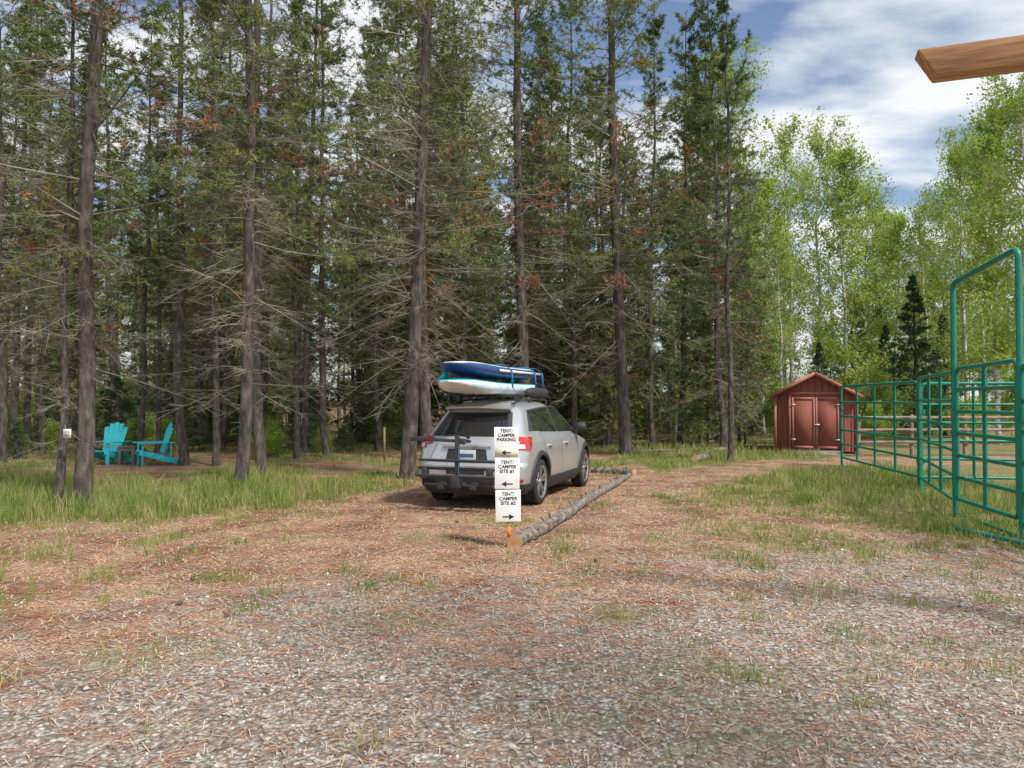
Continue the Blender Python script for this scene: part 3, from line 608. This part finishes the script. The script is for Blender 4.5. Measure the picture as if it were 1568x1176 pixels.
txt('lettering_site_1','TENT/\nCAMPER\nSITE #1',0,.91,.052);txt('lettering_site_2','TENT/\nCAMPER\nSITE #2',.01,.565,.052)
def arrow(name,x,z,s,yy=-.0062):
    V=np.array([(-.06,0,-.007),(.02,0,-.007),(.02,0,.007),(-.06,0,.007),(.01,0,-.03),(.065,0,0),(.01,0,.03)])*np.array([s,1,1])+np.array([x,yy,z]);ob(name,[(V,[(0,1,2,3)],0),(V+np.array([0,-.0004,0]),[(4,5,6)],0)],[M_ink],sg)
arrow('arrow_left',0,.69,-1);arrow('arrow_right',.01,.335,1);arrow('arrow_small',-.01,1.03,-.8,-.0072)
# ---------------------------------------------------------------- logs
M_log=noisy('log_bark',[(.3,(.07,.052,.043)),(.5,(.18,.145,.12)),(.7,(.36,.31,.25))],scale=14,rough=.95,bump=.9,bdist=.02);M_cut=noisy('cut_wood',[(.3,(.42,.22,.10)),(.7,(.60,.40,.22))],scale=12,rough=.8)
def log(a,b,r0,r1,seed,name='edging_log'):
    rr=RS(seed);n=22;a=np.array(a);b=np.array(b);t=np.linspace(0,1,n);P=a+(b-a)*t[:,None]+np.cumsum(rr.normal(size=(n,2))*.009,0)
    P3=np.column_stack([P,hgt(P[:,0],P[:,1])+r0*.8]);rad=(r0+(r1-r0)*t)*(1+rr.normal(size=n)*.07)
    tb=tube(P3,rad,12,0,False);caps=(tb[0],[tuple(range(12))[::-1],tuple((n-1)*12+j for j in range(12))],1)
    st=[]
    for k in range(7):
        i=rr.randint(1,n-1);A=P3[i];an=rr.uniform(0,3.14);st.append(tube([A,A+np.array([math.cos(an)*.11,0,math.sin(an)*.11+.03])],[.02,.014],6,0))
    ob(name,[tb,caps]+st,[M_log,M_cut],smooth=50)
log(gpt(787,838),gpt(893,771),.08,.062,1);log(gpt(897,772),gpt(971,731),.07,.055,2);log(gpt(905,724),gpt(972,727),.065,.08,3)
log(gpt(1063,708),gpt(1088,703),.09,.09,4);log(gpt(1090,694),gpt(1115,690),.08,.05,6);log((-1.5,18.2),(-.2,18.9),.06,.05,9,'fallen_branch');log((3.6,23.2),(6.2,24.3),.05,.04,8,'fallen_branch')
# ---------------------------------------------------------------- shed
M_rw=noisy('red_siding',[(.3,(.21,.068,.046)),(.7,(.27,.092,.062))],scale=4,stretch=(6,6,.4),rough=.8,spec=.2);M_rt=plain('red_trim',(.34,.13,.09),.7);M_roof=noisy('shingles',[(.3,(.14,.07,.05)),(.7,(.22,.12,.09))],scale=30,rough=.9,bump=.6)
shx=at(1248,23.2);sh=empty('garden_shed',(shx,23.2,.02),math.radians(-21))
W2=1.17;HW=1.72;PK=2.36;D=2.6
Vf=np.array([(-W2,0,.05),(W2,0,.05),(W2,0,HW),(0,0,PK),(-W2,0,HW),(-W2,D,.05),(W2,D,.05),(W2,D,HW),(0,D,PK),(-W2,D,HW)])
ob('walls',[(Vf,[(0,1,2,3,4),(6,5,9,8,7),(1,6,7,2),(5,0,4,9)],0)]+[box((x,-.004,.05+(HW-.05+(1-abs(x)/W2)*(PK-HW))/2),(.012,.008,HW-.08+(1-abs(x)/W2)*(PK-HW)),1) for x in np.arange(-1.0,1.05,.2)],[M_rw,plain('groove',(.13,.04,.028),.9)],sh)
RF=[];an_=math.atan2(PK-HW+.08,W2+.13)
for s in (-1,1):
    RF.append(beam((s*(W2+.13)/2,-.17,(HW-.02+PK+.06)/2),(s*(W2+.13)/2,D+.15,(HW-.02+PK+.06)/2),math.hypot(W2+.13,PK-HW+.08),.04,0,up=(s*math.sin(an_),0,math.cos(an_))))
    RF.append(beam((s*(W2+.14),-.19,HW-.045),(s*.002,-.19,PK+.035),.03,.10,1,up=(0,0,1)))
ob('roof',RF,[M_roof,M_rt],sh)
M_dr=noisy('door_red',[(.3,(.23,.078,.054)),(.7,(.30,.11,.078))],scale=4,stretch=(6,6,.4),rough=.75,spec=.2)
dd=[box((s*.335,-.025,.90),(.655,.03,1.55),0) for s in (-1,1)]+[box((s*.335,-.045,z),(.54,.014,.07),1) for s in (-1,1) for z in (.165,1.635)]+[box((s*.335+t*.30,-.046,.90),(.055,.014,1.54),1) for s in (-1,1) for t in (-1,1)]
dd+=[box((s*.72,-.02,.92),(.07,.03,1.66),1) for s in (-1,1)]+[box((0,-.02,1.79),(1.5,.03,.07),1)]
ob('double_door',dd,[M_dr,M_rt],sh)
ob('door_hardware',[box((s*.62,-.06,z),(.12,.008,.03),0) for s in (-1,1) for z in (.4,1.45)]+[box((.04,-.07,.85),(.16,.03,.03),0)],[plain('galvanised',(.65,.65,.65),.4,metal=.2)],sh)
ob('ramp',[box((0,-.45,.03),(1.4,.7,.04),0,rot('X',5))],[noisy('grey_wood',[(.3,(.18,.16,.14)),(.7,(.3,.28,.25))],scale=6,rough=.9)],sh)
ob('corner_trim',[box((s*(W2-.03),-.014,.88),(.08,.016,1.62),0) for s in (-1,1)],[M_rt],sh)
# ---------------------------------------------------------------- green corral panels
M_gr=noisy('green_enamel',[(.3,(.0,.17,.105)),(.7,(.005,.24,.155))],scale=7,rough=.35,bump=.03)
def rounded(pts,rad=.12,n=5):
    pts=[np.array(p,float) for p in pts];out=[pts[0]]
    for a,b,c in zip(pts[:-2],pts[1:-1],pts[2:]):
        u=(a-b)/np.linalg.norm(a-b);v=(c-b)/np.linalg.norm(c-b)
        for t in np.linspace(0,1,n): out.append((1-t)**2*(b+u*rad)+2*t*(1-t)*b+t*t*(b+v*rad))
    return out+[pts[-1]]
def panel(name,a,b,h,rails=6,z0=.22,mids=2,r0=.024):
    a=np.array(a);b=np.array(b);P=[]
    e=(b-a)/np.linalg.norm(b-a)*.03;a=a+e;b=b-e
    g=lambda q,z:np.array([q[0],q[1],z+float(hgt(q[0],q[1]))])
    P.append(tube(rounded([g(a,0),g(a,h),g(b,h),g(b,0)]),r0*1.25,10))
    for k in range(rails-1):
        z=z0+(h-z0)*k/(rails-1)*(.97);P.append(tube([g(a,z),g(b,z)],r0*1.05,8))
    for m in range(mids):
        q=a+(b-a)*(m+1)/(mids+1);P.append(beam(g(q,z0),g(q,h),.065,.02,0,up=(1,0,0)))
    for q in (a,b):P.append(box(g(q,.02),(.12,.12,.03)))
    for q in (a+e*1.2,b-e*1.2):
        for z in (.5,1.4): P.append(tube([g(q,z)-np.array([0,0,.04]),g(q,z)+np.array([0,0,.04])],.034,8))
    return ob(name,P,[M_gr],smooth=50)
P0=(7.95,18.6);P1=(7.35,13.9);P2=(6.12,10.65);P3=(5.78,8.75);P4=(5.35,6.3)
panel('corral_panel',P0,P1,1.93,mids=3);panel('corral_panel',P1,P2,2.0,mids=2)
def g3(q,z):return (q[0],q[1],z)
G=[tube(rounded([g3(P2,0),g3(P2,3.22),g3(P3,3.34),g3(P3,0)],.13),.036,12),tube([g3(P2,.05),g3(P3,.05)],.025,8)]
a=np.array(P2);b=np.array(P3);e=(b-a)/np.linalg.norm(b-a);a1=a+e*.09;b1=b-e*.07
G.append(tube(rounded([g3(a1,.25),g3(a1,2.03),g3(b1,2.06),g3(b1,.25),g3(a1,.25)],.1),.028,10))
for z in (.55,.85,1.15,1.45,1.75):G.append(tube([g3(a1,z),g3(b1,z)],.026,8))
mq=(a1+b1)/2;G.append(beam(g3(mq,.25),g3(mq,2.03),.07,.02,0,up=(1,0,0)))
ob('corral_bow_gate',G,[M_gr],smooth=50)
panel('corral_panel',P3,P4,2.0,mids=2)
panel('corral_panel',P1,(10.8,13.2),1.9,mids=3)
ob('dropped_gate_rail',[tube([(5.35,9.35,.06),(5.6,8.2,.05),(5.65,7.2,.05)],.026,8)],[plain('teal_rail',(.01,.25,.20),.4)],smooth=50)
M_gw=noisy('weathered_wood',[(.3,(.16,.12,.09)),(.7,(.34,.27,.20))],scale=6,rough=.9,bump=.4)
WF=[];fx=np.linspace(9.9,19,7)
for q in fx:WF.append(tube([(q,22,0),(q,22,1.2)],[.06,.055],8))
for z in (.4,.75,1.1):
    for a_,b_ in zip(fx[:-1],fx[1:]):WF.append(tube([(a_-.1,21.93,z),(b_+.1,21.93,z+.02)],[.045,.038],8))
ob('wooden_rail_fence',WF,[M_gw],smooth=50)
# ---------------------------------------------------------------- entry beam
M_tim=noisy('stained_timber',[(.3,(.19,.085,.035)),(.5,(.40,.20,.085)),(.7,(.56,.31,.15))],scale=5,stretch=(.35,5,5),rough=.6,bump=.4)
eg=empty('entry_gateway',(0,0,0))
bd=4.9;Xb=at(1411,bd);zt=CH+(HZ-70)/F*bd;zb=CH+(HZ-113)/F*bd
Vb=[];L1=3.2;hy=.16;dx=.105
prof=[(0,zt),(dx,zb),(L1,zb-.0),(L1,zt)]
for yy in (0,hy):
    for (xx,z) in prof: Vb.append((xx,yy,z-zt))
bo=ob('crossbeam',[(np.array(Vb),[(0,1,2,3),(7,6,5,4),(0,4,5,1),(1,5,6,2),(2,6,7,3),(3,7,4,0)],0)],[M_tim],eg,bevel=.008)
bo.location=(Xb,bd,zt);bo.rotation_euler=(0,0,math.radians(-20))
ob('gatepost',[tube([(Xb+2.6,bd-.87,-.1),(Xb+2.6,bd-.87,zb-.002)],[.13,.11],14)],[M_tim],eg,smooth=50)
# ---------------------------------------------------------------- chairs etc
M_tq=plain('turquoise_plastic',(.04,.62,.68),.4)
def chair(loc,rz):
    C=[]
    for i in range(5):
        t=(i-2)/2;h=.80-.12*t*t;C.append(beam((t*.19,.20,.30),(t*.28,.20+.26*h,.30+h*.92),.125,.02,0,up=(0,-1,.4)))
    C.append(beam((-.27,.27,.46),(.27,.27,.46),.03,.07));C.append(beam((-.29,.36,.78),(.29,.36,.78),.025,.06))
    for i in range(6):
        y=-.32+i*.095;C.append(box((0,y,.36-.018*i-.01),(.54,.082,.02),0,rot('X',-10)))
    for s in (-1,1):
        C.append(beam((s*.27,-.36,.33),(s*.27,.62,.04),.03,.12));C.append(beam((s*.30,-.30,0),(s*.30,-.30,.55),.10,.03,up=(0,1,0)))
        C.append(beam((s*.33,-.42,.56),(s*.33,.42,.56),.14,.025));C.append(beam((s*.30,.34,.18),(s*.30,.34,.55),.06,.03,up=(0,1,0)))
    ob('adirondack_chair',C,[M_tq],loc=loc,rz=rz,bevel=.006)
cx,cy=gpt(163,711);chair((cx,cy,0),math.radians(-12));cx,cy=gpt(236,712);chair((cx,cy,0),math.radians(-55))
tx,ty=gpt(196,711)
ob('side_table',[box((i*.085-.17,0,.44),(.075,.42,.02)) for i in range(5)]+[beam((sx_*.16,sy_*.16,0),(sx_*.15,sy_*.15,.43),.05,.05) for sx_ in(-1,1) for sy_ in (-1,1)]+[box((0,s*.16,.38),(.4,.02,.06)) for s in (-1,1)],[plain('grey_plastic',(.2,.2,.21),.6)],loc=(tx,ty,0),rz=.3,bevel=.004)
X0,Y0=gpt(95,781);zz=CH-(663-HZ)/F*Y0
ob('tree_notice',[box((0,0,0),(.11,.006,.13),0)]+[box((0,-.005,.035-.02*k),(.08,.002,.006),1) for k in range(4)],[M_sw,M_ink],loc=(at(105,Y0-.15),Y0-.17,zz))
q=at(315,30);RL=[box((q-.4+.13*k,30,1.35),(.035,.03,1.0)) for k in range(7)]+[box((q,30.04,.9+.16*k),(.9,.03,.035)) for k in range(7)]+[box((q+s*.45,30,.95),(.08,.08,1.9)) for s in (-1,1)]
ob('red_lattice_trellis',RL,[plain('red_paint',(.38,.06,.04),.6)])
ob('green_barrel',[tube([(at(485,27),27,0),(at(485,27),27,.05),(at(485,27),27,.45),(at(485,27),27,.85),(at(485,27),27,.9)],[.27,.3,.31,.3,.27],20)],[plain('barrel_green',(.02,.16,.10),.5)],smooth=40)
ob('marker_post',[box((at(589,20),20,.45),(.05,.03,.9))],[M_gw]);ob('marker_post',[box((at(648,21),21,.5),(.05,.03,1.0))],[M_gw])
# ---------------------------------------------------------------- light / world / camera
sd=Vector((.66,-.72,0)).normalized();el=math.radians(52);sund=Vector((sd.x*math.cos(el),sd.y*math.cos(el),math.sin(el)))
l=bpy.data.lights.new('sun','SUN');l.energy=4.3;l.angle=math.radians(6);l.color=(1,.95,.87);lo=link(bpy.data.objects.new('sun',l));lo.rotation_euler=sund.to_track_quat('Z','Y').to_euler()
wd=bpy.data.worlds.new('World');scene.world=wd;wd.use_nodes=True;nt=wd.node_tree;L=nt.links.new;bg=nt.nodes['Background'];bg.inputs[1].default_value=.15
sky=N(nt,'ShaderNodeTexSky');sky.sky_type='NISHITA';sky.sun_disc=False;sky.sun_elevation=el;sky.sun_rotation=math.atan2(sund.x,sund.y)
tc=N(nt,'ShaderNodeTexCoord');sx_=N(nt,'ShaderNodeSeparateXYZ');L(tc.outputs['Generated'],sx_.inputs[0])
mz=N(nt,'ShaderNodeMath',operation='MAXIMUM');L(sx_.outputs[2],mz.inputs[0]);mz.inputs[1].default_value=.06
ad=N(nt,'ShaderNodeMath',operation='ADD');L(mz.outputs[0],ad.inputs[0]);ad.inputs[1].default_value=.12
cv=N(nt,'ShaderNodeCombineXYZ')
for k in (0,1):
    dv=N(nt,'ShaderNodeMath',operation='DIVIDE');L(sx_.outputs[k],dv.inputs[0]);L(ad.outputs[0],dv.inputs[1]);L(dv.outputs[0],cv.inputs[k])
mp=N(nt,'ShaderNodeMapping');mp.inputs['Rotation'].default_value=(0,0,-.5);mp.inputs['Scale'].default_value=(1.0,1.7,1);L(cv.outputs[0],mp.inputs[0])
nz=N(nt,'ShaderNodeTexNoise');nz.inputs['Scale'].default_value=1.5;nz.inputs['Detail'].default_value=5;nz.inputs['Roughness'].default_value=.5;nz.inputs['Distortion'].default_value=.2;L(mp.outputs[0],nz.inputs[0])
cr=ramp(nt,[(.38,(0,0,0)),(.57,(1,1,1))]);L(nz.outputs[0],cr.inputs[0])
mx=N(nt,'ShaderNodeMix',data_type='RGBA');L(cr.outputs[0],mx.inputs[0]);L(sky.outputs[0],mx.inputs[6]);mx.inputs[7].default_value=(6.4,6.6,6.8,1);L(mx.outputs[2],bg.inputs[0])
cam=bpy.data.cameras.new('camera');cam.sensor_width=36;cam.lens=36*F/1568;cam.clip_end=3000;co=link(bpy.data.objects.new('camera',cam));co.location=(0,0,CH)
co.rotation_euler=(math.radians(90)+math.atan((HZ-588)/F),0,0);scene.camera=co
scene.view_settings.view_transform='Standard';scene.view_settings.look='None';scene.view_settings.exposure=0
